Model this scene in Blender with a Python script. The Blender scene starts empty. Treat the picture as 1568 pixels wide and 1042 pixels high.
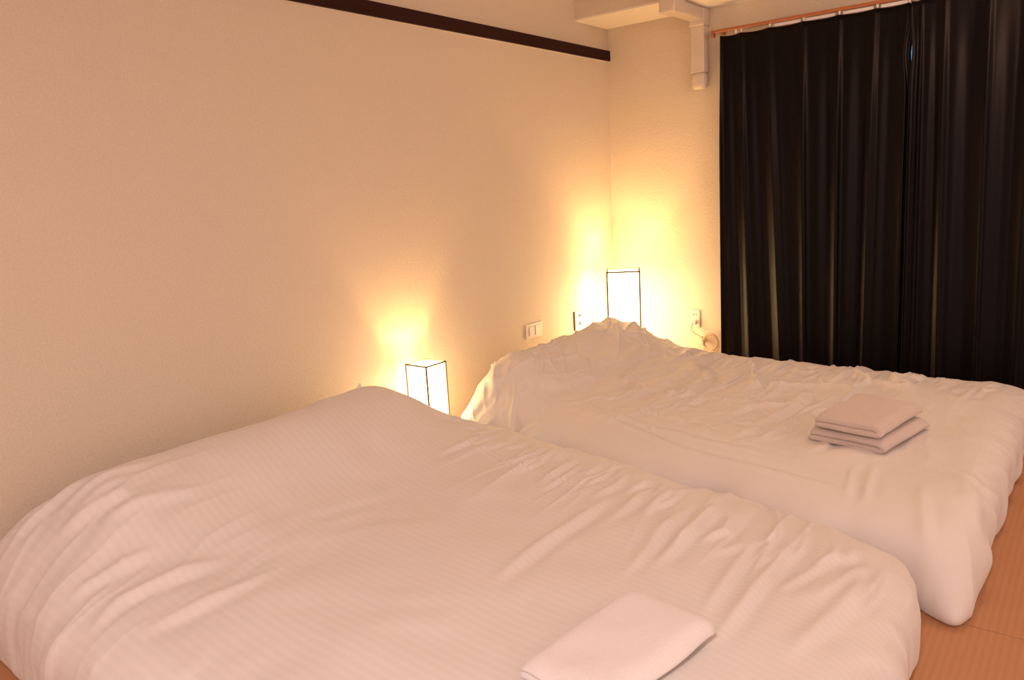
import bpy, bmesh, math
import numpy as np
from mathutils import Vector, Matrix

# ------------------------------------------------------------------ camera, world, light, exposure
S = bpy.context.scene
COL = S.collection
cam_d = bpy.data.cameras.new('camera')
cam = bpy.data.objects.new('camera', cam_d)
COL.objects.link(cam)
S.camera = cam
cam_d.sensor_fit = 'HORIZONTAL'
cam_d.sensor_width = 36.0
cam_d.lens = 36.0 * 1160.8 / 1568.0
cam_d.clip_start = 0.02
_f = Vector((-0.609, 0.770, -0.192)).normalized()
_r = Vector((0.790, 0.611, -0.056)); _r = (_r - _f * _r.dot(_f)).normalized()
_u = _r.cross(_f)
cam.matrix_world = Matrix(((_r.x, _u.x, -_f.x, 2.666), (_r.y, _u.y, -_f.y, -4.549), (_r.z, _u.z, -_f.z, 1.235), (0, 0, 0, 1)))

world = bpy.data.worlds.new('world')
S.world = world
world.use_nodes = True
world.node_tree.nodes['Background'].inputs[0].default_value = (1.0, 0.655, 0.51, 1)
world.node_tree.nodes['Background'].inputs[1].default_value = 0.62

FILL_PENDANT = dict(loc=(2.45, -1.2, 2.08), radius=0.19, glow=10, color=(1.0, 0.64, 0.43))
CEIL_FILL = dict(loc=(2.75, -5.4, 2.55), size=0.5, power=44.0, color=(1.0, 0.80, 0.77))
SMALL_LAMP = dict(bulb=6.0, glow=7.0)
TALL_LAMP = dict(bulb=9.5, glow=7.8)
LAMP_COLOR = (1.0, 0.54, 0.19)
GLOW_COLOR = (1.0, 0.66, 0.30)

S.view_settings.view_transform = 'Standard'
S.view_settings.look = 'None'
S.view_settings.gamma = 1.0
S.view_settings.use_curve_mapping = False
S.view_settings.exposure = 0.88

# ------------------------------------------------------------------ helpers
def put(name, me, mat=None, parent=None):
    o = bpy.data.objects.new(name, me)
    COL.objects.link(o)
    if mat is not None:
        me.materials.clear(); me.materials.append(mat)
    if parent is not None:
        o.parent = parent
    return o

def tag(o, label=None, cat=None, group=None, kind=None):
    if label: o['label'] = label
    if cat: o['category'] = cat
    if group: o['group'] = group
    if kind: o['kind'] = kind
    return o

def empty(name, loc, rz=0.0):
    o = bpy.data.objects.new(name, None)
    o.empty_display_size = 0.05
    COL.objects.link(o)
    o.location = loc; o.rotation_euler = (0, 0, rz)
    return o

def bm_mesh(bm, name, smooth=False):
    bmesh.ops.recalc_face_normals(bm, faces=bm.faces)
    me = bpy.data.meshes.new(name)
    bm.to_mesh(me); bm.free()
    if smooth:
        me.shade_smooth()
    return me

def add_box(bm, lo, hi, bevel=0.0, seg=2):
    ret = bmesh.ops.create_cube(bm, size=1.0)
    vs = ret['verts']
    for v in vs:
        v.co = Vector([lo[i] + (v.co[i] + .5) * (hi[i] - lo[i]) for i in range(3)])
    if bevel:
        es = list({e for v in vs for e in v.link_edges})
        bmesh.ops.bevel(bm, geom=es, offset=bevel, segments=seg, profile=.6, affect='EDGES', clamp_overlap=True)

def box(name, lo, hi, mat, parent=None, bevel=0.0, seg=2):
    bm = bmesh.new(); add_box(bm, lo, hi, bevel, seg)
    return put(name, bm_mesh(bm, name), mat, parent)

def tube(name, pts, r, mat, parent=None, n=10, cyclic=False):
    pts = [Vector(p) for p in pts]
    bm = bmesh.new(); rings = []
    m = len(pts); up = None
    for i, p in enumerate(pts):
        a = pts[(i - 1) % m] if (cyclic or i > 0) else p
        b = pts[(i + 1) % m] if (cyclic or i < m - 1) else p
        t = (b - a).normalized()
        if up is None:
            up = Vector((0, 0, 1)) if abs(t.z) < .9 else Vector((1, 0, 0))
        s = t.cross(up).normalized(); up = s.cross(t).normalized()
        rings.append([bm.verts.new(p + r * (math.cos(k * 2 * math.pi / n) * s + math.sin(k * 2 * math.pi / n) * up)) for k in range(n)])
    for i in range(m if cyclic else m - 1):
        A, B = rings[i], rings[(i + 1) % m]
        for k in range(n):
            bm.faces.new((A[k], A[(k + 1) % n], B[(k + 1) % n], B[k]))
    if not cyclic:
        bm.faces.new(rings[0]); bm.faces.new(rings[-1])
    return put(name, bm_mesh(bm, name, True), mat, parent)

def grid_mesh(name, P, uv=None, wrap_bottom=False):
    """P: (n, m, 3) array of points -> quad mesh (numpy fast path); wrap_bottom closes the rim with an n-gon"""
    n, m, _ = P.shape
    idx = np.arange(n * m).reshape(n, m)
    q = np.stack([idx[:-1, :-1], idx[1:, :-1], idx[1:, 1:], idx[:-1, 1:]], -1).reshape(-1, 4)
    me = bpy.data.meshes.new(name)
    nv = n * m; nq = len(q)
    loops = q.ravel(); starts = np.arange(nq) * 4; tot = np.full(nq, 4)
    if wrap_bottom:
        rim = np.concatenate([idx[0, :-1], idx[:-1, -1], idx[-1, :0:-1], idx[:0:-1, 0]])
        loops = np.concatenate([loops, rim]); starts = np.append(starts, nq * 4); tot = np.append(tot, len(rim))
    me.vertices.add(nv); me.loops.add(len(loops)); me.polygons.add(len(starts))
    me.vertices.foreach_set('co', P.reshape(-1).astype(np.float32))
    me.loops.foreach_set('vertex_index', loops.astype(np.int32))
    me.polygons.foreach_set('loop_start', starts.astype(np.int32))
    me.polygons.foreach_set('loop_total', tot.astype(np.int32))
    me.update(calc_edges=True); me.validate()
    if uv is not None:
        l = me.uv_layers.new(name='cloth')
        l.data.foreach_set('uv', uv.reshape(-1, 2)[loops].astype(np.float32).ravel())
    me.shade_smooth()
    return me

_rng = np.random.RandomState(7)
_TAB = _rng.rand(256, 256)
def vnoise(x, y, seed=0):
    x = np.asarray(x, float) + seed * 17.31; y = np.asarray(y, float) + seed * 9.77
    xi = np.floor(x).astype(int); yi = np.floor(y).astype(int)
    fx = x - xi; fy = y - yi
    fx = fx * fx * fx * (fx * (fx * 6 - 15) + 10); fy = fy * fy * fy * (fy * (fy * 6 - 15) + 10)
    g = lambda a, b: _TAB[a % 256, b % 256]
    return ((g(xi, yi) * (1 - fx) + g(xi + 1, yi) * fx) * (1 - fy) + (g(xi, yi + 1) * (1 - fx) + g(xi + 1, yi + 1) * fx) * fy) * 2 - 1

def sstep(a, b, x):
    t = np.clip((x - a) / (b - a), 0, 1)
    return t * t * (3 - 2 * t)

# ------------------------------------------------------------------ materials
def new_mat(name):
    m = bpy.data.materials.new(name); m.use_nodes = True
    return m, m.node_tree.nodes, m.node_tree.links, m.node_tree.nodes['Principled BSDF']

def plain(name, col, rough=.5, metal=0.0, spec=.5, noise=0.0, scale=30, bump=0.0):
    m, N, L, b = new_mat(name)
    b.inputs['Base Color'].default_value = (*col, 1)
    b.inputs['Roughness'].default_value = rough
    b.inputs['Metallic'].default_value = metal
    b.inputs['Specular IOR Level'].default_value = spec
    if noise or bump:
        tc = N.new('ShaderNodeTexCoord'); nz = N.new('ShaderNodeTexNoise')
        nz.inputs['Scale'].default_value = scale; nz.inputs['Detail'].default_value = 5
        L.new(tc.outputs['Object'], nz.inputs['Vector'])
        if noise:
            mx = N.new('ShaderNodeMix'); mx.data_type = 'RGBA'
            mx.inputs[6].default_value = (*[c * (1 - noise) for c in col], 1)
            mx.inputs[7].default_value = (*[min(1, c * (1 + noise)) for c in col], 1)
            L.new(nz.outputs['Fac'], mx.inputs[0]); L.new(mx.outputs[2], b.inputs['Base Color'])
        if bump:
            bp = N.new('ShaderNodeBump'); bp.inputs['Strength'].default_value = bump; bp.inputs['Distance'].default_value = .002
            L.new(nz.outputs['Fac'], bp.inputs['Height']); L.new(bp.outputs[0], b.inputs['Normal'])
    return m

def wallpaper():
    m, N, L, b = new_mat('wallpaper')
    tc = N.new('ShaderNodeTexCoord')
    nz = N.new('ShaderNodeTexNoise'); nz.inputs['Scale'].default_value = 130; nz.inputs['Detail'].default_value = 3
    vo = N.new('ShaderNodeTexVoronoi'); vo.inputs['Scale'].default_value = 95
    L.new(tc.outputs['Object'], nz.inputs['Vector']); L.new(tc.outputs['Object'], vo.inputs['Vector'])
    ad = N.new('ShaderNodeMath'); ad.operation = 'ADD'
    L.new(nz.outputs['Fac'], ad.inputs[0]); L.new(vo.outputs['Distance'], ad.inputs[1])
    bp = N.new('ShaderNodeBump'); bp.inputs['Strength'].default_value = .5; bp.inputs['Distance'].default_value = .002
    L.new(ad.outputs[0], bp.inputs['Height']); L.new(bp.outputs[0], b.inputs['Normal'])
    mx = N.new('ShaderNodeMix'); mx.data_type = 'RGBA'
    mx.inputs[6].default_value = (.585, .51, .42, 1); mx.inputs[7].default_value = (.71, .635, .53, 1)
    L.new(nz.outputs['Fac'], mx.inputs[0]); L.new(mx.outputs[2], b.inputs['Base Color'])
    b.inputs['Roughness'].default_value = .85; b.inputs['Specular IOR Level'].default_value = .2
    return m

def duvet_cloth(name, lo, hi):
    """white cotton with woven satin stripes along the length; a plain band between v=lo and v=hi"""
    m, N, L, b = new_mat(name)
    uv = N.new('ShaderNodeUVMap'); uv.uv_map = 'cloth'
    sp = N.new('ShaderNodeSeparateXYZ'); L.new(uv.outputs[0], sp.inputs[0])
    mul = N.new('ShaderNodeMath'); mul.operation = 'MULTIPLY'; mul.inputs[1].default_value = 2 * math.pi / .024
    L.new(sp.outputs['Y'], mul.inputs[0])
    sn = N.new('ShaderNodeMath'); sn.operation = 'SINE'; L.new(mul.outputs[0], sn.inputs[0])
    st = N.new('ShaderNodeMapRange'); st.interpolation_type = 'SMOOTHSTEP'; st.inputs['From Min'].default_value = -.35; st.inputs['From Max'].default_value = .35
    L.new(sn.outputs[0], st.inputs['Value'])
    g1 = N.new('ShaderNodeMath'); g1.operation = 'GREATER_THAN'; g1.inputs[1].default_value = lo
    g2 = N.new('ShaderNodeMath'); g2.operation = 'LESS_THAN'; g2.inputs[1].default_value = hi
    L.new(sp.outputs['Y'], g1.inputs[0]); L.new(sp.outputs['Y'], g2.inputs[0])
    an = N.new('ShaderNodeMath'); an.operation = 'MULTIPLY'; L.new(g1.outputs[0], an.inputs[0]); L.new(g2.outputs[0], an.inputs[1])
    inv = N.new('ShaderNodeMath'); inv.operation = 'SUBTRACT'; inv.inputs[0].default_value = 1; L.new(an.outputs[0], inv.inputs[1])
    ms = N.new('ShaderNodeMath'); ms.operation = 'MULTIPLY'; L.new(st.outputs[0], ms.inputs[0]); L.new(inv.outputs[0], ms.inputs[1])
    mx = N.new('ShaderNodeMix'); mx.data_type = 'RGBA'
    mx.inputs[6].default_value = (.69, .655, .63, 1); mx.inputs[7].default_value = (.672, .638, .612, 1)
    L.new(ms.outputs[0], mx.inputs[0]); L.new(mx.outputs[2], b.inputs['Base Color'])
    tc = N.new('ShaderNodeTexCoord')
    nz = N.new('ShaderNodeTexNoise'); nz.inputs['Scale'].default_value = 22; nz.inputs['Detail'].default_value = 6
    L.new(tc.outputs['Object'], nz.inputs['Vector'])
    ad = N.new('ShaderNodeMath'); ad.operation = 'MULTIPLY_ADD'; ad.inputs[1].default_value = .08
    L.new(ms.outputs[0], ad.inputs[0]); L.new(nz.outputs['Fac'], ad.inputs[2])
    bp = N.new('ShaderNodeBump'); bp.inputs['Strength'].default_value = .25; bp.inputs['Distance'].default_value = .003
    L.new(ad.outputs[0], bp.inputs['Height']); L.new(bp.outputs[0], b.inputs['Normal'])
    b.inputs['Roughness'].default_value = .75; b.inputs['Specular IOR Level'].default_value = .2
    b.inputs['Sheen Weight'].default_value = .15
    return m

def tatami():
    m, N, L, b = new_mat('tatami_rush')
    tc = N.new('ShaderNodeTexCoord')
    w1 = N.new('ShaderNodeTexWave'); w1.bands_direction = 'X'; w1.inputs['Scale'].default_value = 17; w1.inputs['Distortion'].default_value = .4
    w2 = N.new('ShaderNodeTexWave'); w2.bands_direction = 'Y'; w2.inputs['Scale'].default_value = 75; w2.inputs['Distortion'].default_value = .6
    nz = N.new('ShaderNodeTexNoise'); nz.inputs['Scale'].default_value = 9
    for w in (w1, w2, nz): L.new(tc.outputs['Object'], w.inputs['Vector'])
    m1 = N.new('ShaderNodeMath'); m1.operation = 'MULTIPLY_ADD'; m1.inputs[1].default_value = .6
    L.new(w2.outputs['Fac'], m1.inputs[0]); L.new(w1.outputs['Fac'], m1.inputs[2])
    m2 = N.new('ShaderNodeMath'); m2.operation = 'MULTIPLY_ADD'; m2.inputs[1].default_value = .5
    L.new(nz.outputs['Fac'], m2.inputs[0]); L.new(m1.outputs[0], m2.inputs[2])
    mr = N.new('ShaderNodeMapRange'); mr.inputs['From Max'].default_value = 2.0; L.new(m2.outputs[0], mr.inputs['Value'])
    mx = N.new('ShaderNodeMix'); mx.data_type = 'RGBA'
    mx.inputs[6].default_value = (.42, .195, .09, 1); mx.inputs[7].default_value = (.47, .235, .115, 1)
    L.new(mr.outputs[0], mx.inputs[0]); L.new(mx.outputs[2], b.inputs['Base Color'])
    bp = N.new('ShaderNodeBump'); bp.inputs['Strength'].default_value = .3; bp.inputs['Distance'].default_value = .001
    L.new(m1.outputs[0], bp.inputs['Height']); L.new(bp.outputs[0], b.inputs['Normal'])
    b.inputs['Roughness'].default_value = .6; b.inputs['Specular IOR Level'].default_value = .3
    return m

def wood(name, c1, c2, rough=.45, axis='Y'):
    m, N, L, b = new_mat(name)
    tc = N.new('ShaderNodeTexCoord'); mp = N.new('ShaderNodeMapping')
    mp.inputs['Scale'].default_value = (40, 1.5, 40) if axis == 'Y' else ((1.5, 40, 40) if axis == 'X' else (40, 40, 1.5))
    nz = N.new('ShaderNodeTexNoise'); nz.inputs['Scale'].default_value = 2; nz.inputs['Detail'].default_value = 6
    L.new(tc.outputs['Object'], mp.inputs[0]); L.new(mp.outputs[0], nz.inputs['Vector'])
    mx = N.new('ShaderNodeMix'); mx.data_type = 'RGBA'
    mx.inputs[6].default_value = (*c1, 1); mx.inputs[7].default_value = (*c2, 1)
    L.new(nz.outputs['Fac'], mx.inputs[0]); L.new(mx.outputs[2], b.inputs['Base Color'])
    b.inputs['Roughness'].default_value = rough
    return m

def curtain_cloth():
    m, N, L, b = new_mat('blackout_fabric')
    tc = N.new('ShaderNodeTexCoord')
    nz = N.new('ShaderNodeTexNoise'); nz.inputs['Scale'].default_value = 420
    L.new(tc.outputs['Object'], nz.inputs['Vector'])
    bp = N.new('ShaderNodeBump'); bp.inputs['Strength'].default_value = .25; bp.inputs['Distance'].default_value = .001
    L.new(nz.outputs['Fac'], bp.inputs['Height']); L.new(bp.outputs[0], b.inputs['Normal'])
    b.inputs['Base Color'].default_value = (.0018, .0016, .0022, 1)
    b.inputs['Roughness'].default_value = .38
    b.inputs['IOR'].default_value = 1.24
    b.inputs['Anisotropic'].default_value = .4
    b.inputs['Anisotropic Rotation'].default_value = .25
    tn = N.new('ShaderNodeTangent'); tn.direction_type = 'UV_MAP'; tn.uv_map = 'cloth'
    L.new(tn.outputs[0], b.inputs['Tangent'])
    b.inputs['Specular Tint'].default_value = (1, .86, .84, 1)
    b.inputs['Sheen Weight'].default_value = .3
    b.inputs['Sheen Roughness'].default_value = .30
    b.inputs['Sheen Tint'].default_value = (1, .82, .78, 1)
    return m

def emit(name, col, strength, base=None):
    m, N, L, b = new_mat(name)
    b.inputs['Base Color'].default_value = (*(base or col), 1)
    b.inputs['Roughness'].default_value = .8
    b.inputs['Emission Color'].default_value = (*col, 1)
    b.inputs['Emission Strength'].default_value = strength
    return m

def towel_cloth(name, col):
    m, N, L, b = new_mat(name)
    tc = N.new('ShaderNodeTexCoord')
    nz = N.new('ShaderNodeTexNoise'); nz.inputs['Scale'].default_value = 260; nz.inputs['Detail'].default_value = 4
    L.new(tc.outputs['Object'], nz.inputs['Vector'])
    bp = N.new('ShaderNodeBump'); bp.inputs['Strength'].default_value = .6; bp.inputs['Distance'].default_value = .003
    L.new(nz.outputs['Fac'], bp.inputs['Height']); L.new(bp.outputs[0], b.inputs['Normal'])
    b.inputs['Base Color'].default_value = (*col, 1)
    b.inputs['Roughness'].default_value = .95; b.inputs['Specular IOR Level'].default_value = .1
    b.inputs['Sheen Weight'].default_value = .25
    return m

M_WALL = wallpaper()
M_CEIL = plain('ceiling_paper', (.80, .76, .68), .9, spec=.2, noise=.03, scale=60)
M_TATAMI = tatami()
M_FLOOR = plain('subfloor', (.08, .05, .03), .9)
M_RAIL = wood('dark_rail_wood', (.020, .005, .0035), (.036, .009, .006), .7)
M_RAIL.node_tree.nodes['Principled BSDF'].inputs['Specular IOR Level'].default_value = .15
M_RAILGLINT = plain('rail_highlight_strip', (.72, .64, .54), .6)
M_CURRAIL = wood('curtain_rail_wood', (.33, .10, .035), (.45, .16, .06), .4, 'X')
M_PLASTIC = plain('white_plastic', (.66, .60, .545), .45)
M_DUCT = plain('duct_plastic', (.62, .545, .47), .4)
M_SOCKET = plain('socket_dark', (.05, .035, .025), .6)
M_WHITE = plain('white_runner', (.8, .8, .82), .35)
M_CORD = plain('cord_plastic', (.56, .40, .26), .5)
M_CURTAIN = curtain_cloth()
M_LAMPWOOD = wood('lamp_frame_wood', (.10, .05, .02), (.15, .08, .03), .5, 'Z')
M_LAMPBASE = wood('lamp_base_wood', (.26, .14, .06), (.36, .2, .09), .5, 'X')
M_TOWEL = towel_cloth('terry_cotton', (.58, .50, .46))
M_TOWEL2 = towel_cloth('white_terry_cotton', (.76, .72, .73))
M_PILLOW = plain('pillow_cotton', (.76, .72, .68), .85, spec=.2, bump=.2, scale=40)
M_ALU = plain('window_frame_metal', (.35, .35, .36), .35, metal=.8)
M_PANE = emit('dusk_window_glass', (.04, .30, .62), .55, (.05, .1, .15))

# ------------------------------------------------------------------ the room
RX, RY, RZ = 4.2, -6.9, 2.55
def structure(o): o['kind'] = 'structure'; return o

# walls
structure(box('wall_left', (-.12, RY - .12, 0), (0, .12, RZ), M_WALL))
WX0, WX1, WZ0, WZ1 = .86, 2.92, .55, 2.02
bm = bmesh.new()
add_box(bm, (0, 0, 0), (WX0, .12, RZ)); add_box(bm, (WX1, 0, 0), (RX, .12, RZ))
add_box(bm, (WX0, 0, 0), (WX1, .12, WZ0)); add_box(bm, (WX0, 0, WZ1), (WX1, .12, RZ))
structure(put('wall_back', bm_mesh(bm, 'wall_back'), M_WALL))
structure(box('wall_front', (0, RY - .12, 0), (2.5, RY, RZ), M_WALL))
structure(box('ceiling', (-.12, RY - .12, RZ), (RX + .12, .12, RZ + .1), M_CEIL))
bmo = structure(box('beam_back', (0, -.385, 2.245), (RX, 0, RZ), M_WALL))
box('soffit_panel', (0, -.385, 2.235), (RX, 0, 2.245), M_CEIL, bmo)

# floor with tatami mats laid in courses
fl = structure(box('floor', (-.12, RY - .12, -.12), (RX + .12, .12, -.05), M_FLOOR))
MW, ML, G = .868, 1.736, .0035
mat_cache = {}
def mat_mesh(w, l):
    k = (round(w, 3), round(l, 3))
    if k not in mat_cache:
        bm = bmesh.new(); add_box(bm, (G / 2, G / 2, -.05), (w - G / 2, l - G / 2, 0), .0035, 2)
        me = bm_mesh(bm, 'tatami_mat'); me.materials.append(M_TATAMI); mat_cache[k] = me
    return mat_cache[k]
SEAM = -2.33                       # a joint between courses that shows by the foot of the beds
ys = [0.0, SEAM + ML, SEAM, SEAM - ML, RY]
for r in range(4):
    y1, y0 = ys[r], ys[r + 1]
    x = 0.0
    first = MW if r % 2 == 0 else MW
    while x < RX - .01:
        w = min(first, RX - x)
        put('tatami_mat', mat_mesh(w, y1 - y0), None, fl).location = (x, y0, 0)
        x += w

# window behind the curtains
win = empty('window_1', ((WX0 + WX1) / 2, .06, WZ0)); win['kind'] = 'structure'
hw, hh = (WX1 - WX0) / 2, WZ1 - WZ0
def wpart(name, lo, hi, m, p=win):
    return box(name, lo, hi, m, p, .003, 1)
wpart('window_frame', (-hw, -.03, 0), (hw, .03, .05), M_ALU)
wpart('window_frame', (-hw, -.03, hh - .05), (hw, .03, hh), M_ALU)
wpart('window_frame', (-hw, -.03, .05), (-hw + .05, .03, hh - .05), M_ALU)
wpart('window_frame', (hw - .05, -.03, .05), (hw, .03, hh - .05), M_ALU)
wpart('window_mullion', (.12, -.03, .05), (.18, .03, hh - .05), M_ALU)
box('window_pane', (-hw + .05, -.004, .05), (.12, .004, hh - .05), M_PANE, win)
box('window_pane', (.18, -.004, .05), (hw - .05, .004, hh - .05), M_PANE, win)

# picture rail on the left wall
tr = empty('trim_1', (0, 0, 2.035)); tr['kind'] = 'structure'
box('rail_board', (0, RY, 0), (.022, -.002, .063), M_RAIL, tr, .002, 1)
box('rail_highlight', (0, RY, -.005), (.010, -.002, 0), M_RAILGLINT, tr)  # pale strip under the board, its cream colour standing in for a highlight

# ------------------------------------------------------------------ air-conditioner pipe cover
dx0, dx1 = .612, .70
duct = empty('pipe_cover', (.656, 0, 1.79))
tag(duct, 'cream plastic pipe cover bent from the ceiling beam down the wall beside curtain', 'pipe cover')
def dpart(name, lo, hi, bev, seg=3):
    return box(name, [lo[0] - .656, lo[1], lo[2] - 1.79], [hi[0] - .656, hi[1], hi[2] - 1.79], M_DUCT, duct, bev, seg)
dpart('upper_section', (dx0 + .004, -.46, 2.28), (dx1 - .004, -.3852, 2.5495), .008)
dpart('elbow', (dx0 - .006, -.468, 2.158), (dx1 + .006, -.33, 2.30), .014)
dpart('horizontal_section', (dx0, -.335, 2.166), (dx1, -.07, 2.2348), .010)
dpart('corner_piece', (dx0 - .004, -.082, 2.135), (dx1 + .004, -.001, 2.2348), .010)
dpart('vertical_section', (dx0, -.076, 1.87), (dx1, -.001, 2.14), .012)
# lower sleeve with rounded end
bm = bmesh.new()
add_box(bm, (dx0 - .658, -.080, 1.775 - 1.79), (dx1 - .654, -.001, 1.875 - 1.79), .034, 8)
put('end_cap', bm_mesh(bm, 'end_cap', False), M_DUCT, duct)

# ------------------------------------------------------------------ curtain rail
cr = empty('curtain_rail', (1.85, 0, 2.055))
tag(cr, 'reddish brown curtain rail fixed to wall above the dark curtains', 'curtain rail')
def crbox(name, lo, hi, m, bev=.002):
    return box(name, [lo[0] - 1.85, lo[1], lo[2] - 2.055], [hi[0] - 1.85, hi[1], hi[2] - 2.055], m, cr, bev, 1)
crbox('rail', (.765, -.100, 2.074), (3.0, -.064, 2.090), M_CURRAIL)
crbox('rail_end_cap', (.757, -.103, 2.052), (.768, -.060, 2.092), M_CURRAIL)
for x in (.80, 1.34, 1.92, 2.5, 2.96):
    crbox('bracket', (x - .008, -.064, 2.070), (x + .008, -.0005, 2.088), M_CURRAIL, .001)

# ------------------------------------------------------------------ curtains
# fold ridges: (x at the heading, x at the hem, how far the ridge stands out)
LEFT_FOLDS = [(.928, 1.001), (1.093, 1.199), (1.277, 1.321), (1.462, 1.493), (1.647, 1.650), (1.795, 1.815)]
RIGHT_FOLDS = [(1.860, 1.893), (1.960, 2.013), (2.150, 2.189), (2.33, 2.36), (2.51, 2.54), (2.70, 2.72), (2.87, 2.88)]
def curtain(name, xl, xr, folds, label, strength, z1=2.055, z0=.03, ybase=-.078, seed=0):
    """pleated cloth: between two ridges the cloth runs back to a valley, then forward on a steep flank"""
    nz, per = 60, 26
    keys_t = [xl[0]]; keys_b = [xl[1]]; ph = [0.0]
    for a, b in folds:
        keys_t.append(a); keys_b.append(b)
    keys_t.append(xr[0]); keys_b.append(xr[1])
    kt, kb = np.array(keys_t), np.array(keys_b)
    nseg = len(kt) - 1
    s = np.linspace(0, nseg, nseg * per + 1)
    seg = np.minimum(s.astype(int), nseg - 1); fr = s - seg
    zs = np.linspace(0, 1, nz)                       # 0 top, 1 bottom
    P = np.zeros((nz, len(s), 3))
    for i, t in enumerate(zs):
        k = kt * (1 - t) + kb * t
        x = k[seg] + fr * (k[seg + 1] - k[seg])
        amp = (.010 + .026 * sstep(0, .35, t)) * strength[np.minimum(seg, len(strength) - 1)]
        # just right of a ridge the cloth falls back, runs flat, then comes forward on a slant to the next ridge
        prof = np.where(fr < .14, .3 + .7 * (np.cos(fr / .14 * math.pi) * .5 + .5), np.where(fr < .70, .3 * (np.cos((fr - .14) / .56 * math.pi) * .5 + .5), ((fr - .70) / .30)))
        wob = .006 * vnoise(x * 6 + seed, np.full_like(x, t * 2.0), 3)
        small = .0025 * np.sin(fr * math.pi * 4 + seg * 1.7 + seed) * sstep(0, .2, t) * np.sin(fr * math.pi)
        y = ybase - amp * prof + wob * sstep(0, .3, t) + small
        dip = .006 * np.sin(np.clip(fr, 0, 1) * math.pi) * (1 - sstep(0, .05, t))    # heading sags between hooks
        P[i, :, 0] = x; P[i, :, 1] = y; P[i, :, 2] = z1 - t * (z1 - z0) - dip
    UVc = np.stack([np.broadcast_to(s * .2, (nz, len(s))), np.broadcast_to(zs[:, None] * 2, (nz, len(s)))], -1)
    me = grid_mesh(name, P, UVc)
    o = put(name, me, M_CURTAIN)
    so = o.modifiers.new('cloth_thickness', 'SOLIDIFY'); so.thickness = .0025; so.offset = 0
    tag(o, label, 'curtain', 'blackout curtains over the window')
    return o, P
cl, PL = curtain('curtain', (.805, .818), (1.842, 1.872), LEFT_FOLDS, 'black pleated curtain panel next to the pipe cover, its fold edges catching lamplight', np.array([.9, 1.0, .6, 1.1, 1.15, .6, .5]), seed=0)
# the inner edge bows away from its neighbour below the heading
cr2, PR = curtain('curtain', (1.815, 1.840), (2.98, 2.98), RIGHT_FOLDS, 'black pleated curtain panel at the right, meeting the other below a blue slit', np.array([.35, .7, .8, .9, .8, .8, .8, .8]), ybase=-.110, seed=4)
def bow(o, x_edge, sign, z_mid, width, amt):
    for v in o.data.vertices:
        t = math.exp(-((v.co.z - z_mid) / .11) ** 2)
        d = abs(v.co.x - x_edge)
        if d < width:
            v.co.x += sign * amt * t * (1 - d / width)
bow(cl, 1.846, -1, 1.81, .10, .030)
bow(cr2, 1.818, 1, 1.81, .05, .009)

# heading runners that carry the curtains on the rail
for k, x in enumerate([.90, .932, 1.095, 1.28, 1.465, 1.65, 1.80, 1.965, 2.15, 2.33, 2.52, 2.70]):
    bm = bmesh.new()
    add_box(bm, (-.006, -.004, .006), (.006, .004, .020), .0015, 1)
    bmesh.ops.create_cone(bm, cap_ends=True, segments=10, radius1=.004, radius2=.004, depth=.010,
                          matrix=Matrix.Translation((0, 0, .002)))
    put('runner', bm_mesh(bm, 'runner'), M_WHITE, cr).location = (x - 1.85, -.082, .004)
# white strips between rail and heading
for xa, xb in ((1.115, 1.26), (1.285, 1.44), (1.48, 1.63), (1.665, 1.79)):
    box('heading_strip', (xa - 1.85, -.074, .001), (xb - 1.85, -.071, .016), M_WHITE, cr)

# ------------------------------------------------------------------ switch and sockets
def plate(name, label, cat, origin, normal, w, h, build):
    """wall plate: local x along the wall, z up, -y out of the wall"""
    o = empty(name, origin, math.radians(90) if normal == 'X' else 0.0)
    tag(o, label, cat)
    box('cover_plate', (-w / 2, -.008, -h / 2), (w / 2, -.0004, h / 2), M_PLASTIC, o, .003, 2)
    build(o)
    return o
def sw(o):
    for i in range(2):
        x = -.03 + i * .06
        box('rocker', (x - .024, -.013, -.028), (x + .024, -.008, .028), M_PLASTIC, o, .002, 2)
plate('light_switch', 'cream light switch plate on the left wall above the far pillow', 'switch', (0, -.966, .414), 'X', .165, .088, sw)
def sock(o):
    for z in (.030, -.022):
        bm = bmesh.new()
        bmesh.ops.create_cone(bm, cap_ends=True, segments=14, radius1=.010, radius2=.010, depth=.006,
                              matrix=Matrix.Translation((.0, -.0085, z)) @ Matrix.Rotation(math.pi / 2, 4, 'X'))
        put('jack_hole', bm_mesh(bm, 'jack_hole'), M_SOCKET, o)
    box('plate_edge', (-.060, -.0105, -.062), (-.055, -.0004, .062), M_LAMPWOOD, o, .001, 1)
plate('wall_socket', 'cream socket plate with two dark round holes beside tall lamp', 'socket', (0, -.468, .393), 'X', .108, .125, sock)
def jack(o):
    box('plate_insert', (-.018, -.011, -.030), (.018, -.008, .030), M_PLASTIC, o, .002, 1)
plate('blank_wall_plate', 'plain cream wall plate close behind the tall lamp', 'wall plate', (0, -.262, .395), 'X', .085, .115, jack)
def sock2(o):
    for z in (.026, -.022):
        for x in (-.008, .008):
            box('slot', (x - .0018, -.0092, z - .008), (x + .0018, -.0078, z + .008), M_SOCKET, o)
plate('power_socket', 'cream power socket on the back wall left of the curtain', 'socket', (.598, 0, .360), 'Y', .066, .116, sock2)

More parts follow.
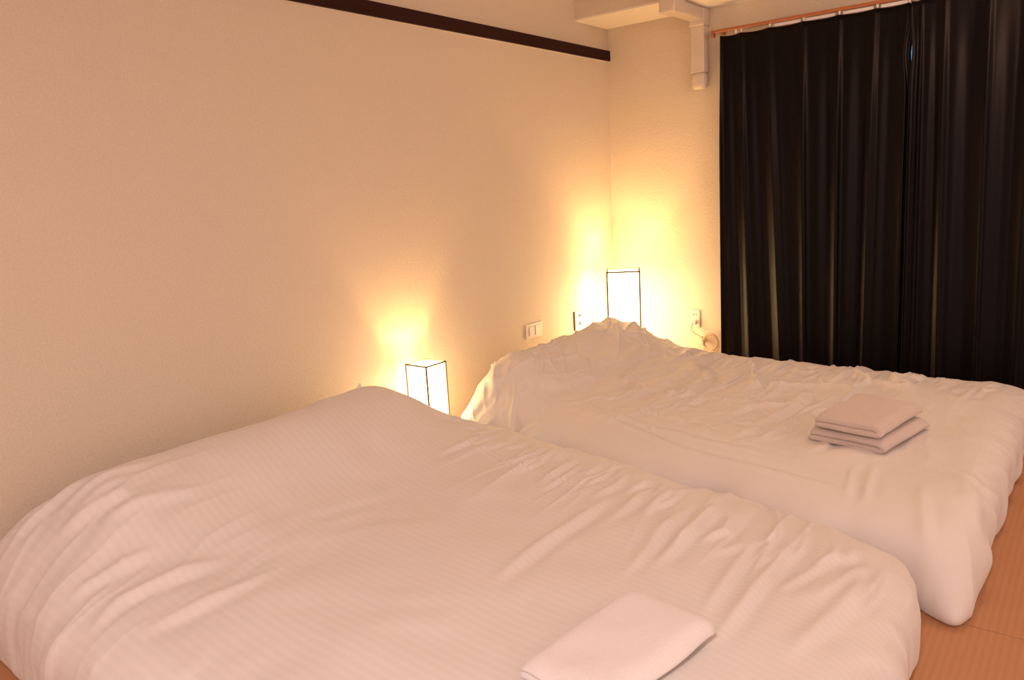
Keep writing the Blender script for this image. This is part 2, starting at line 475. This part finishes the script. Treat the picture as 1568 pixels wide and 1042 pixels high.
cord = empty('extension_cord', (.60, -.02, .338))
tag(cord, 'coiled beige cord with plug hanging from back wall socket', 'cord')
bm = bmesh.new(); add_box(bm, (-.016, -.022, -.012), (.016, .0065, .012), .005, 2)
put('plug', bm_mesh(bm, 'plug'), M_PLASTIC, cord)
tube('cable', [(0, -.022, -.004), (-.012, -.030, -.02), (-.008, -.030, -.05), (.02, -.022, -.075), (.05, -.018, -.088), (.075, -.016, -.092)], .0035, M_CORD, cord)
cc = Vector((.116, -.016, -.118))
for k in range(3):
    R_ = (.050, .043, .054)[k]
    pts = [cc + Vector((R_ * math.cos(a) + .003 * k, -.006 * k + .004 * math.sin(2 * a + k), (R_ + .006) * math.sin(a) - .004 * k)) for a in np.linspace(0, 2 * math.pi, 36, endpoint=False)]
    tube('coil', pts, .0028, M_CORD, cord, 8, True)
box('cord_clip', (.036, -.020, -.130), (.060, .018, -.098), M_PLASTIC, cord, .004, 2)
box('cord_tie', (.060, -.034, -.142), (.076, -.006, -.112), M_CORD, cord, .003, 1)

# ------------------------------------------------------------------ lamps
def andon(name, label, loc, rz, s, h, cfg, bulb_drop):
    """square paper floor lamp: corner posts, top and bottom rails, four glowing paper panes, open top"""
    o = empty(name, loc, rz); tag(o, label, 'lamp', 'square paper lamps')
    a = s / 2; p = .0034 * s / .14; b0 = .035
    box('base', (-a, -a, 0), (a, a, .016), M_LAMPBASE, o, .002, 1)
    for sx in (-1, 1):
        for sy in (-1, 1):
            box('post', (sx * (a - p) - p, sy * (a - p) - p, .016), (sx * (a - p) + p, sy * (a - p) + p, h), M_LAMPWOOD, o)
    for z0 in (b0, h - 2 * p):
        for sg in (-1, 1):
            box('rail', (-a + 2 * p, sg * (a - p) - p, z0), (a - 2 * p, sg * (a - p) + p, z0 + 2 * p), M_LAMPWOOD, o)
            box('rail', (sg * (a - p) - p, -a + 2 * p, z0), (sg * (a - p) + p, a - 2 * p, z0 + 2 * p), M_LAMPWOOD, o)
    gm = emit(name + '_paper', GLOW_COLOR, cfg['glow'], (.85, .80, .70))
    t = .0010; q = a - 1.6 * p
    for sg in (-1, 1):
        box('paper_pane', (-a + 2 * p, sg * q - t, b0 + 2 * p), (a - 2 * p, sg * q + t, h - 2 * p), gm, o)
        box('paper_pane', (sg * q - t, -a + 2 * p, b0 + 2 * p), (sg * q + t, a - 2 * p, h - 2 * p), gm, o)
    # bulb in its holder
    zb = h - bulb_drop
    bm = bmesh.new(); bmesh.ops.create_cone(bm, cap_ends=True, segments=16, radius1=.016, radius2=.013, depth=zb - .04 - .016,
                                            matrix=Matrix.Translation((0, 0, .016 + (zb - .056) / 2)))
    put('bulb_holder', bm_mesh(bm, 'bulb_holder', True), M_LAMPBASE, o)
    bm = bmesh.new(); bmesh.ops.create_uvsphere(bm, u_segments=16, v_segments=10, radius=.021)
    for v in bm.verts:
        v.co.z = v.co.z * 1.25 if v.co.z < 0 else v.co.z
    put('bulb', bm_mesh(bm, 'bulb', True), emit(name + '_bulb', GLOW_COLOR, 30), o).location = (0, 0, zb - .016)
    ld = bpy.data.lights.new(name + '_light', 'POINT'); ld.energy = cfg['bulb']; ld.color = LAMP_COLOR; ld.shadow_soft_size = .015
    lo = bpy.data.objects.new('lamp_light', ld); COL.objects.link(lo); lo.parent = o; lo.location = (0, 0, zb + .022)
    return o
andon('paper_lamp', 'small square paper lamp glowing in the gap between the two bed heads', (.132, -2.022, 0), 0, .14, .455, SMALL_LAMP, .115)
andon('paper_lamp', 'taller square paper lamp glowing in the room corner behind the far pillow', (.235, -.285, 0), math.radians(29), .212, .705, TALL_LAMP, .16)

# added fill light out of view: paper globe brightening the back wall and beds
pd = empty('fill_pendant_lamp', FILL_PENDANT['loc']); tag(pd, 'added out-of-view paper globe fill light above the bed foot', 'fill light')
pz = RZ - FILL_PENDANT['loc'][2]
bm = bmesh.new(); bmesh.ops.create_cone(bm, cap_ends=True, segments=24, radius1=.05, radius2=.04, depth=.03, matrix=Matrix.Translation((0, 0, pz - .0155)))
put('ceiling_cup', bm_mesh(bm, 'ceiling_cup'), M_PLASTIC, pd)
tube('flex', [(0, 0, FILL_PENDANT['radius'] * .97), (0, 0, pz - .03)], .004, M_PLASTIC, pd, 8)
bm = bmesh.new(); bmesh.ops.create_uvsphere(bm, u_segments=32, v_segments=20, radius=FILL_PENDANT['radius'])
for v in bm.verts:
    v.co.z *= .9
    if (round(math.degrees(math.acos(max(-1, min(1, v.co.z / .9 / FILL_PENDANT['radius'])))) / 9) % 2) == 0: v.co *= 1.012
put('paper_globe', bm_mesh(bm, 'paper_globe', True), emit('fill_paper', FILL_PENDANT['color'], FILL_PENDANT['glow'], (.85, .82, .78)), pd)

# unseen lamp added behind the viewer to brighten the near end
cl_o = empty('fill_ceiling_lamp', CEIL_FILL['loc']); tag(cl_o, 'added unseen round fill light on the ceiling at the near end of the room', 'ceiling lamp')
R0 = CEIL_FILL['size'] / 2
bm = bmesh.new(); bmesh.ops.create_cone(bm, cap_ends=True, segments=40, radius1=R0 + .02, radius2=R0 + .02, depth=.05, matrix=Matrix.Translation((0, 0, -.0255)))
put('housing', bm_mesh(bm, 'housing'), M_PLASTIC, cl_o)
bm = bmesh.new(); bmesh.ops.create_cone(bm, cap_ends=True, segments=40, radius1=R0 - .04, radius2=R0, depth=.03, matrix=Matrix.Translation((0, 0, -.0655)))
put('diffuser', bm_mesh(bm, 'diffuser'), emit('fill_diffuser', CEIL_FILL['color'], .5), cl_o)
ad = bpy.data.lights.new('ceiling_light', 'AREA'); ad.shape = 'DISK'; ad.size = CEIL_FILL['size']; ad.energy = CEIL_FILL['power']; ad.color = CEIL_FILL['color']
ao = bpy.data.objects.new('ceiling_light', ad); COL.objects.link(ao); ao.parent = cl_o; ao.location = (0, 0, -.09)

# ------------------------------------------------------------------ duvets
def crease(a, b, seed, sharp=3.0):
    n = np.abs(vnoise(a, b, seed))
    return np.clip(1 - 2.2 * n, 0, 1) ** sharp - .12

def ridge(P2, pts, amp, w, skew=.5):
    """crease along a polyline in plan: a ridge with a shallow valley beside it, fading at both ends"""
    X, Y = P2
    pts = np.array(pts, float)
    seg = np.diff(pts, axis=0); ln = np.hypot(seg[:, 0], seg[:, 1]); cum = np.concatenate([[0], np.cumsum(ln)])
    tot = cum[-1]
    lo = pts.min(0) - 4 * w; hi = pts.max(0) + 4 * w
    msk = (X > lo[0]) & (X < hi[0]) & (Y > lo[1]) & (Y < hi[1])
    out = np.zeros_like(X)
    x = X[msk]; y = Y[msk]
    if x.size == 0: return out
    best = np.full(x.shape, 1e9); sd = np.zeros(x.shape); al = np.zeros(x.shape)
    for i in range(len(seg)):
        t = np.clip(((x - pts[i, 0]) * seg[i, 0] + (y - pts[i, 1]) * seg[i, 1]) / (ln[i] ** 2 + 1e-12), 0, 1)
        dx = x - pts[i, 0] - t * seg[i, 0]; dy = y - pts[i, 1] - t * seg[i, 1]
        d = np.hypot(dx, dy); c = np.sign(seg[i, 0] * dy - seg[i, 1] * dx)
        b = d < best
        best = np.where(b, d, best); sd = np.where(b, d * c, sd); al = np.where(b, cum[i] + t * ln[i], al)
    fade = sstep(0, .3, al / tot) * sstep(0, .35, 1 - al / tot)
    out[msk] = amp * fade * (np.exp(-(sd / w) ** 2) - skew * np.exp(-((sd - 1.6 * w) / (1.2 * w)) ** 2))
    return out

def duvet(name, quad, Wd, top, prof_mid, nx, ny, wrinkle, pulls=(), round_c=1.0, uv0=(0, 0), th_max=148, edge=None):
    """quad: head-far, head-near, foot-near, foot-far corners; Wd: side widths (head, foot, near, far)"""
    A, B, Cc, D = [np.array(q, float) for q in quad]
    Lx = (np.linalg.norm(D - A) + np.linalg.norm(Cc - B)) / 2; Ly = (np.linalg.norm(B - A) + np.linalg.norm(Cc - D)) / 2
    nb = 60
    ax = np.concatenate([np.linspace(-1, 0, nb)[:-1], np.linspace(0, 1, nx), 1 + np.linspace(0, 1, nb)[1:]])
    ay = np.concatenate([np.linspace(-1, 0, nb)[:-1], np.linspace(0, 1, ny), 1 + np.linspace(0, 1, nb)[1:]])
    GX, GY = np.meshgrid(ax, ay, indexing='ij')             # band coordinates
    ex = np.where(GX < 0, GX, np.where(GX > 1, GX - 1, 0)); ey = np.where(GY < 0, GY, np.where(GY > 1, GY - 1, 0))
    rho = np.maximum(np.abs(ex), np.abs(ey)); nrm = np.hypot(ex, ey) + 1e-12
    dxn, dyn = ex / nrm, ey / nrm
    sq = np.maximum(np.abs(dxn), np.abs(dyn)) + 1e-12
    dxs, dys = dxn / sq, dyn / sq
    dxn = dxn * round_c + dxs * (1 - round_c); dyn = dyn * round_c + dys * (1 - round_c)
    wx = np.where(ex < 0, Wd[0], Wd[1]); wy = np.where(ey < 0, Wd[3], Wd[2])
    th = rho * math.radians(th_max)
    so = np.where(th < math.pi / 2, np.sin(th) ** .85, .80 + .20 * np.sin(th))
    u = Wd[0] / Lx + np.clip(GX, 0, 1) * (1 - (Wd[0] + Wd[1]) / Lx)
    v = Wd[3] / Ly + np.clip(GY, 0, 1) * (1 - (Wd[2] + Wd[3]) / Ly)
    k = so
    if edge is not None:
        k = so * (1 + edge(u, v, ex, ey) * np.sin(np.clip(th, 0, math.pi)))
    u = u + dxn * wx * k / Lx; v = v + dyn * wy * k / Ly
    X = (A[0] * (1 - v) + B[0] * v) * (1 - u) + (D[0] * (1 - v) + Cc[0] * v) * u
    Y = (A[1] * (1 - v) + B[1] * v) * (1 - u) + (D[1] * (1 - v) + Cc[1] * v) * u
    T = top(X, Y, u, v)
    zm = prof_mid * T
    c = np.cos(th); cm = abs(math.cos(math.radians(th_max)))
    Z = np.where(c >= 0, zm + (T - zm) * c ** .9 if False else zm + (T - zm) * np.sign(c) * np.abs(c) ** .8, zm * (1 + c / cm))
    Z = np.maximum(Z, .0)
    for (px, py, pz, rad, d) in pulls:
        w = np.exp(-(((X - px) ** 2 + (Y - py) ** 2 + (Z - pz) ** 2) / rad ** 2))
        X = X + d[0] * w; Y = Y + d[1] * w; Z = Z + d[2] * w
    P = np.stack([X, Y, Z], -1)
    gx = np.gradient(P, axis=0); gy = np.gradient(P, axis=1)
    n = np.cross(gy, gx); n /= np.linalg.norm(n, axis=-1, keepdims=True) + 1e-12
    n = np.where(n[X.shape[0] // 2, X.shape[1] // 2, 2] < 0, -n, n)
    # cloth coordinates (metres)
    cu = np.cumsum(np.linalg.norm(np.diff(P, axis=0, prepend=P[:1]), axis=-1), 0)
    cv = np.cumsum(np.linalg.norm(np.diff(P, axis=1, prepend=P[:, :1]), axis=-1), 1)
    mid = P.shape[1] // 2
    UV = np.stack([np.broadcast_to(cu[:, mid:mid + 1], X.shape), np.broadcast_to(cv[P.shape[0] // 2][None, :], X.shape)], -1)
    h = wrinkle(X, Y, Z, u, v, rho, ex, ey)
    h = h * sstep(1.0, .8, rho)
    P = P + n * h[..., None]
    P[..., 2] = np.maximum(P[..., 2], .004)
    return grid_mesh(name, P, UV, True), P, UV

# ---- near duvet
def top_near(X, Y, u, v):
    base = .295 + .012 * vnoise(X * 2.2, Y * 2.2, 1)
    # pillow under the head end
    span = sstep(-3.98, -3.62, Y) * sstep(-2.18, -2.62, Y)
    px = np.where(X < .40, np.exp(-((X - .40) / .30) ** 2), np.exp(-((X - .40) / .33) ** 2))
    base = base + .195 * px * span
    base = base - .05 * sstep(1.75, 2.4, X)
    return base
N_ST = [([(1.52, -2.62), (1.519, -3.02), (1.543, -3.30)], .009, .020), ([(1.594, -2.50), (1.604, -2.84)], .006, .016), ([(1.81, -2.54), (1.828, -2.823), (1.833, -3.02)], .009, .018),
        ([(1.74, -2.58), (1.797, -3.10)], .007, .018), ([(1.97, -2.60), (2.019, -3.12)], .008, .016), ([(2.06, -2.60), (2.077, -3.22)], .009, .016),
        ([(2.184, -2.58), (2.104, -2.90)], .007, .015), ([(2.281, -2.62), (2.205, -3.15)], .009, .020), ([(2.246, -2.60), (2.188, -2.88)], .006, .014),
        ([(.314, -3.63), (.304, -3.90)], .008, .018), ([(.529, -3.60), (.455, -3.84)], .008, .020), ([(.733, -3.66), (.693, -3.92)], .008, .020),
        ([(.86, -3.55), (.84, -3.83), (.87, -3.95)], .010, .022), ([(.20, -3.60), (.16, -3.86)], .008, .02), ([(.60, -3.45), (.56, -3.75)], .006, .02),
        ([(1.02, -3.50), (1.0, -3.90)], .007, .022), ([(.42, -3.5), (.38, -3.8)], .006, .018)]
_r1 = np.random.RandomState(3)
N_GATHER = []
for k in range(34):
    x = .62 + 1.70 * (k + _r1.rand() * .9) / 34
    y0 = -2.24 - .19 * (x - .45) * .9 - .10 * _r1.rand()
    L_ = .12 + .22 * _r1.rand()
    N_GATHER.append(([(x, y0), (x + .015 + .03 * (_r1.rand() - .5), y0 - L_ * .5), (x + .05 * (_r1.rand() - .5), y0 - L_)], .0035 + .0045 * _r1.rand(), .008 + .010 * _r1.rand()))
def wr_near(X, Y, Z, u, v, rho, ex, ey):
    P2 = (X, Y)
    h = .006 * vnoise(X * 5, Y * 5, 5) + .0025 * vnoise(X * 11 + 2 * vnoise(X * 3, Y * 3, 9), Y * 11, 6)
    for p, a, w in N_ST + N_GATHER:
        h = h + ridge(P2, p, a * 1.35, w)
    d = v * 1.75
    rim = np.exp(-(np.clip(d - .33, 0, 9) / .22) ** 2) * sstep(.45, .8, X) * sstep(2.36, 2.15, X)
    wp = .5 * vnoise(X * 2.5, Y * 2.5, 71)
    h = h + rim * (.022 * crease(X * 7 + wp + .6 * Y, Y * 1.3, 72) + .014 * crease(X * 15 + wp, Y * 1.8, 73)) * (.55 + .45 * vnoise(X * 3, Y * 1.5, 74))
    # hem seam
    h = h + ridge(P2, [(.78, -2.55), (1.031, -2.60), (1.28, -2.63), (1.50, -2.66)], .005, .007, .9)
    # gathers running down the sides and the foot
    side = sstep(.12, .55, rho)
    t = X - Y
    h = h + side * (.008 * crease(t * 7, rho * 1.2, 17, 2.0) + .016 * vnoise(t * 9, rho * 1.4, 11) + .008 * vnoise(t * 21, rho * 2, 12))
    # soft broad folds over the head-left shoulder
    m = sstep(1.1, .4, X) * sstep(-3.3, -3.75, Y)
    h = h + m * .012 * vnoise(X * 13 + Y * 3, Y * 3, 14)
    m2 = sstep(1.2, .6, X) * sstep(-3.2, -3.6, Y)
    h = h + m2 * (.0065 * crease(X * 7 + wp + .5 * Y, Y * 1.6, 76, 2.2) + .0035 * crease(X * 14 + wp, Y * 2.4, 77, 2.2))
    return h
def edge_near(u, v, ex, ey):
    return .07 * vnoise(u * 14, v * 11, 21)
QN = [(.20, -2.02), (.01, -3.95), (2.42, -4.02), (2.36, -2.40)]
me_n, PN, UN = duvet('duvet', QN, (.17, .15, .14, .30), top_near, .42, 420, 320, wr_near, round_c=1.0, edge=edge_near)
M_DUV = duvet_cloth('striped_duvet_cotton', -9, -8)
near = put('duvet', me_n, M_DUV)
tag(near, 'white striped duvet spread over the nearest bed, puffed up at its pillow end', 'duvet', 'white duvets on the two floor beds')

# ---- far duvet
def top_far(X, Y, u, v):
    base = .262 + .014 * vnoise(X * 2.0, Y * 2.0, 31)
    span = sstep(-2.12, -1.68, Y) * sstep(-.30, -.72, Y)
    px = np.where(X < .42, np.exp(-((X - .42) / .28) ** 2), np.exp(-((X - .42) / .25) ** 2))
    base = base + .192 * px * span
    return base
F_ST = [([(1.63, -1.02), (1.656, -1.30), (1.621, -1.50), (1.587, -1.72)], .015, .022), ([(1.10, -.85), (1.185, -1.38), (1.132, -1.55)], .014, .022), ([(1.26, -.62), (1.233, -1.30)], .011, .020),
        ([(1.818, -1.05), (1.862, -1.55)], .007, .018), ([(1.417, -.82), (1.379, -1.36)], .012, .022), ([(.90, -.95), (.80, -1.5)], .010, .022),
        ([(1.02, -1.1), (.98, -1.6)], .010, .02), ([(1.70, -1.85), (1.721, -1.55)], .008, .018), ([(1.50, -1.82), (1.53, -1.45)], .007, .018),
        ([(.62, -.75), (.70, -1.1), (.66, -1.4)], .014, .03), ([(.35, -.75), (.55, -1.25)], .012, .028), ([(.40, -1.1), (.60, -1.55)], .010, .026), ([(.42, -1.55), (.62, -1.85)], .010, .02), ([(.34, -1.72), (.50, -1.98)], .010, .018),
        ([(.55, -.65), (.80, -.72), (1.0, -.66)], .010, .022), ([(2.04, -1.90), (2.09, -2.2)], .007, .014), ([(2.10, -1.88), (2.14, -2.2)], .006, .014), ([(2.26, -2.0), (2.33, -2.3)], .009, .02), ([(2.34, -1.8), (2.45, -2.2)], .009, .024)]
_r2 = np.random.RandomState(11)
F_GATHER = []
for k in range(60):
    x = .85 + 1.5 * (k + _r2.rand() * .9) / 60
    y0 = -.50 - .10 * _r2.rand() - .03 * (x - .9)
    L_ = .10 + .34 * _r2.rand() ** 1.5
    N_ = (x - .05 * _r2.rand(), y0 - L_)
    F_GATHER.append(([(x, y0), (x - .01, y0 - L_ * .5), N_], .004 + .006 * _r2.rand(), .009 + .012 * _r2.rand()))
for k in range(46):                                   # loose cross wrinkles over the middle
    x = .85 + 1.1 * _r2.rand(); y0 = -.85 - .85 * _r2.rand(); L_ = .08 + .2 * _r2.rand()
    F_GATHER.append(([(x, y0), (x - .02 + .05 * _r2.rand(), y0 - L_ * .5), (x - .05 * _r2.rand(), y0 - L_)], .003 + .005 * _r2.rand(), .009 + .012 * _r2.rand()))
def wr_far(X, Y, Z, u, v, rho, ex, ey):
    P2 = (X, Y)
    smooth_band = 1 - .85 * sstep(-1.86, -1.96, Y + .11 * (X - .9)) * sstep(.75, 1.0, X)
    h = (.006 * vnoise(X * 5, Y * 5, 35) + .004 * vnoise(X * 12 + 2 * vnoise(X * 3, Y * 3, 39), Y * 9, 36)) * smooth_band
    wp = .9 * vnoise(X * 2.2, Y * 2.2, 81) + .35 * vnoise(X * 6, Y * 6, 85)
    ms = smooth_band * sstep(-2.1, -1.5, Y) * (.6 + .4 * vnoise(X * 2, Y * 2, 84)) * (1 - .55 * sstep(1.85, 2.2, X))
    h = h + ms * (.024 * crease(X * 5 + wp + .5 * Y, Y * 1.2 - .3 * X, 82) + .018 * crease(X * 11 + wp, Y * 1.8, 83) + .005 * crease(X * 24 + wp, Y * 4, 86))
    for p, a, w in F_ST + F_GATHER:
        h = h + ridge(P2, p, a * 1.3, w)
    h = h + ridge(P2, [(.70, -1.72), (.85, -1.76), (1.263, -1.90), (1.636, -1.97), (1.95, -1.97)], .013, .011, .9)
    h = h + ridge(P2, [(1.0, -1.68), (1.454, -1.82), (1.62, -1.86)], .010, .011, .9)
    h = h + ridge(P2, [(.80, -1.80), (.991, -1.86), (1.434, -2.03), (1.8, -2.08), (2.2, -2.14)], .010, .013, 1.0)
    side = sstep(.12, .55, rho) * smooth_band
    t = X - Y
    h = h + side * (.014 * crease(t * 7, rho * 1.2, 47, 2.0) + .016 * vnoise(t * 9, rho * 1.4, 41) + .008 * vnoise(t * 23, rho * 2, 42))
    m = sstep(.9, .6, X)
    h = h + m * (.009 * vnoise((X + .6 * Y) * 9, (Y - .5 * X) * 5, 44) + .012 * crease((X + .55 * Y) * 7, (Y - X) * 2.2, 45) + .008 * crease((X + .8 * Y) * 14, (Y - X) * 4, 46))
    return h
def edge_far(u, v, ex, ey):
    return .08 * vnoise(u * 13, v * 12, 51)
QF = [(.24, -.36), (.24, -2.03), (2.46, -2.32), (2.46, -.38)]
me_f, PF, UF = duvet('duvet', QF, (.16, .15, .38, .25), top_far, .42, 420, 330, wr_far, round_c=.75, edge=edge_far,
                     pulls=[(2.40, -2.24, .02, .13, (.04, -.12, .0)), (2.44, -2.38, .0, .05, (.005, -.04, .0)), (2.49, -2.10, .10, .08, (.04, 0, .0)), (2.46, -1.82, .02, .07, (-.04, 0, 0))])
vb = UF[0, :, 1]
M_DUVF = duvet_cloth('striped_duvet_cotton_banded', 1.62, 2.6)
far = put('duvet', me_f, M_DUVF)
tag(far, 'white striped rumpled duvet on the bed beside the dark curtains', 'duvet', 'white duvets on the two floor beds')

# ------------------------------------------------------------------ folded towels
def towel(name, label, loc, rz, w, d, th, layers=2, tilt=(0, 0), seed=0, mat=None):
    """towel folded in layers: the folds are rolled U-turns on the +x / -x sides, layer edges show on the -y and +y sides"""
    ny = 26
    t = th / layers
    half = t * .46
    path = []                                      # centre line (x, z)
    z = t / 2
    x0, x1 = -w / 2 + t / 2, w / 2 - t / 2
    for k in range(layers):
        fwd = (k % 2 == 0)
        xs = np.linspace(x0, x1, 14) if fwd else np.linspace(x1, x0, 14)
        path += [(x, z) for x in xs]
        if k < layers - 1:
            sgn = 1 if fwd else -1
            cx_ = x1 if fwd else x0
            for a in np.linspace(-math.pi / 2, math.pi / 2, 9)[1:-1]:
                path.append((cx_ + sgn * math.cos(a) * t / 2, z + t / 2 + math.sin(a) * t / 2))
        z += t
    path = np.array(path)
    tg = np.gradient(path, axis=0); tg /= np.linalg.norm(tg, axis=1, keepdims=True)
    nr = np.stack([-tg[:, 1], tg[:, 0]], 1)
    left = path + nr * half; right = path - nr * half
    capA = [path[-1] + tg[-1] * half * math.cos(a) * .9 + nr[-1] * half * math.sin(a) for a in np.linspace(math.pi / 2, -math.pi / 2, 6)[1:-1]]
    capB = [path[0] - tg[0] * half * math.cos(a) * .9 + nr[0] * half * math.sin(a) for a in np.linspace(-math.pi / 2, math.pi / 2, 6)[1:-1]]
    loop = np.concatenate([left, np.array(capA), right[::-1], np.array(capB)])
    n = len(loop)
    centre_of = np.concatenate([path, np.repeat(path[-1:], len(capA), 0), path[::-1], np.repeat(path[:1], len(capB), 0)])
    bm = bmesh.new(); rings = []
    yy = np.concatenate([[-d / 2 - .0], np.linspace(-d / 2 + .004, d / 2 - .004, ny), [d / 2]])
    for j, y in enumerate(yy):
        inset = .55 if j in (0, len(yy) - 1) else 1.0
        ring = []
        for i in range(n):
            p = centre_of[i] + (loop[i] - centre_of[i]) * inset
            wob = .004 * vnoise(p[0] * 11 + seed, y * 11, 60) + .003 * vnoise(p[1] * 60 + seed, y * 7, 61)
            yoff = .006 * vnoise(p[1] * 45 + seed, p[0] * 6, 62) if abs(y) > d * .4 else 0
            round_off = -.012 * max(0, (abs(y) / (d / 2) - .75) / .25) ** 2 * (p[1] / th) - .010 * max(0, (abs(p[0]) / (w / 2) - .75) / .25) ** 2 * (p[1] / th)
            zz = p[1] + wob * (p[1] / th) + round_off
            ring.append(bm.verts.new((p[0] + .003 * vnoise(y * 9, p[1] * 40 + seed, 63), y + yoff, max(0.0, zz))))
        rings.append(ring)
    for j in range(len(rings) - 1):
        for i in range(n):
            bm.faces.new((rings[j][i], rings[j][(i + 1) % n], rings[j + 1][(i + 1) % n], rings[j + 1][i]))
    # end faces as strips between the two sides of the sheet
    m_ = len(path); la = len(capA)
    for ring in (rings[0], rings[-1]):
        for i in range(m_ - 1):
            bm.faces.new((ring[i], ring[i + 1], ring[2 * m_ + la - 2 - i], ring[2 * m_ + la - 1 - i]))
        bm.faces.new(ring[m_ - 1:m_ + la + 1]); bm.faces.new(ring[2 * m_ + la - 1:] + ring[:1])
    me = bm_mesh(bm, name, True)
    o = put(name, me, mat or M_TOWEL)
    o.location = loc; o.rotation_euler = (tilt[0], tilt[1], rz)
    tag(o, label, 'towel', 'folded towels laid on the beds')
    return o
def surf(P, x, y, w, d, rz):
    """height of the cloth under a rectangle"""
    c, sn = math.cos(rz), math.sin(rz)
    lx = (P[..., 0] - x) * c + (P[..., 1] - y) * sn; ly = -(P[..., 0] - x) * sn + (P[..., 1] - y) * c
    m = (np.abs(lx) < w / 2) & (np.abs(ly) < d / 2) & (P[..., 2] > .12)
    return float(np.percentile(P[..., 2][m], 80))
r = math.radians
z = surf(PF, 2.01, -1.575, .26, .39, r(-9))
towel('folded_towel', 'beige folded towel at the bottom of the pair on the far bed', (2.008, -1.572, z), r(-11), .272, .395, .052, 2, seed=1)
towel('folded_towel', 'beige folded towel on top of the pair on the far bed', (2.005, -1.585, z + .056), r(-9), .235, .38, .054, 2, seed=5)
z = surf(PN, 1.945, -3.34, .21, .36, r(-8))
towel('folded_towel', 'white flat folded towel on the near bed at the picture bottom', (1.945, -3.345, z), r(-8), .21, .37, .038, 2, seed=9, mat=M_TOWEL2)

# ------------------------------------------------------------------ pinched corner of the near duvet cover beside its pillow crest
bm = bmesh.new()
bmesh.ops.create_cone(bm, cap_ends=True, segments=10, radius1=.030, radius2=.004, depth=.05, matrix=Matrix.Translation((0, 0, 0)))
bmesh.ops.subdivide_edges(bm, edges=bm.edges[:], cuts=1, use_grid_fill=True)
for v in bm.verts:
    v.co.x *= .5; v.co.y += .25 * v.co.z
pc = put('cover_corner', bm_mesh(bm, 'cover_corner', True), M_PILLOW, near)
pc.location = (.35, -2.625, .492)
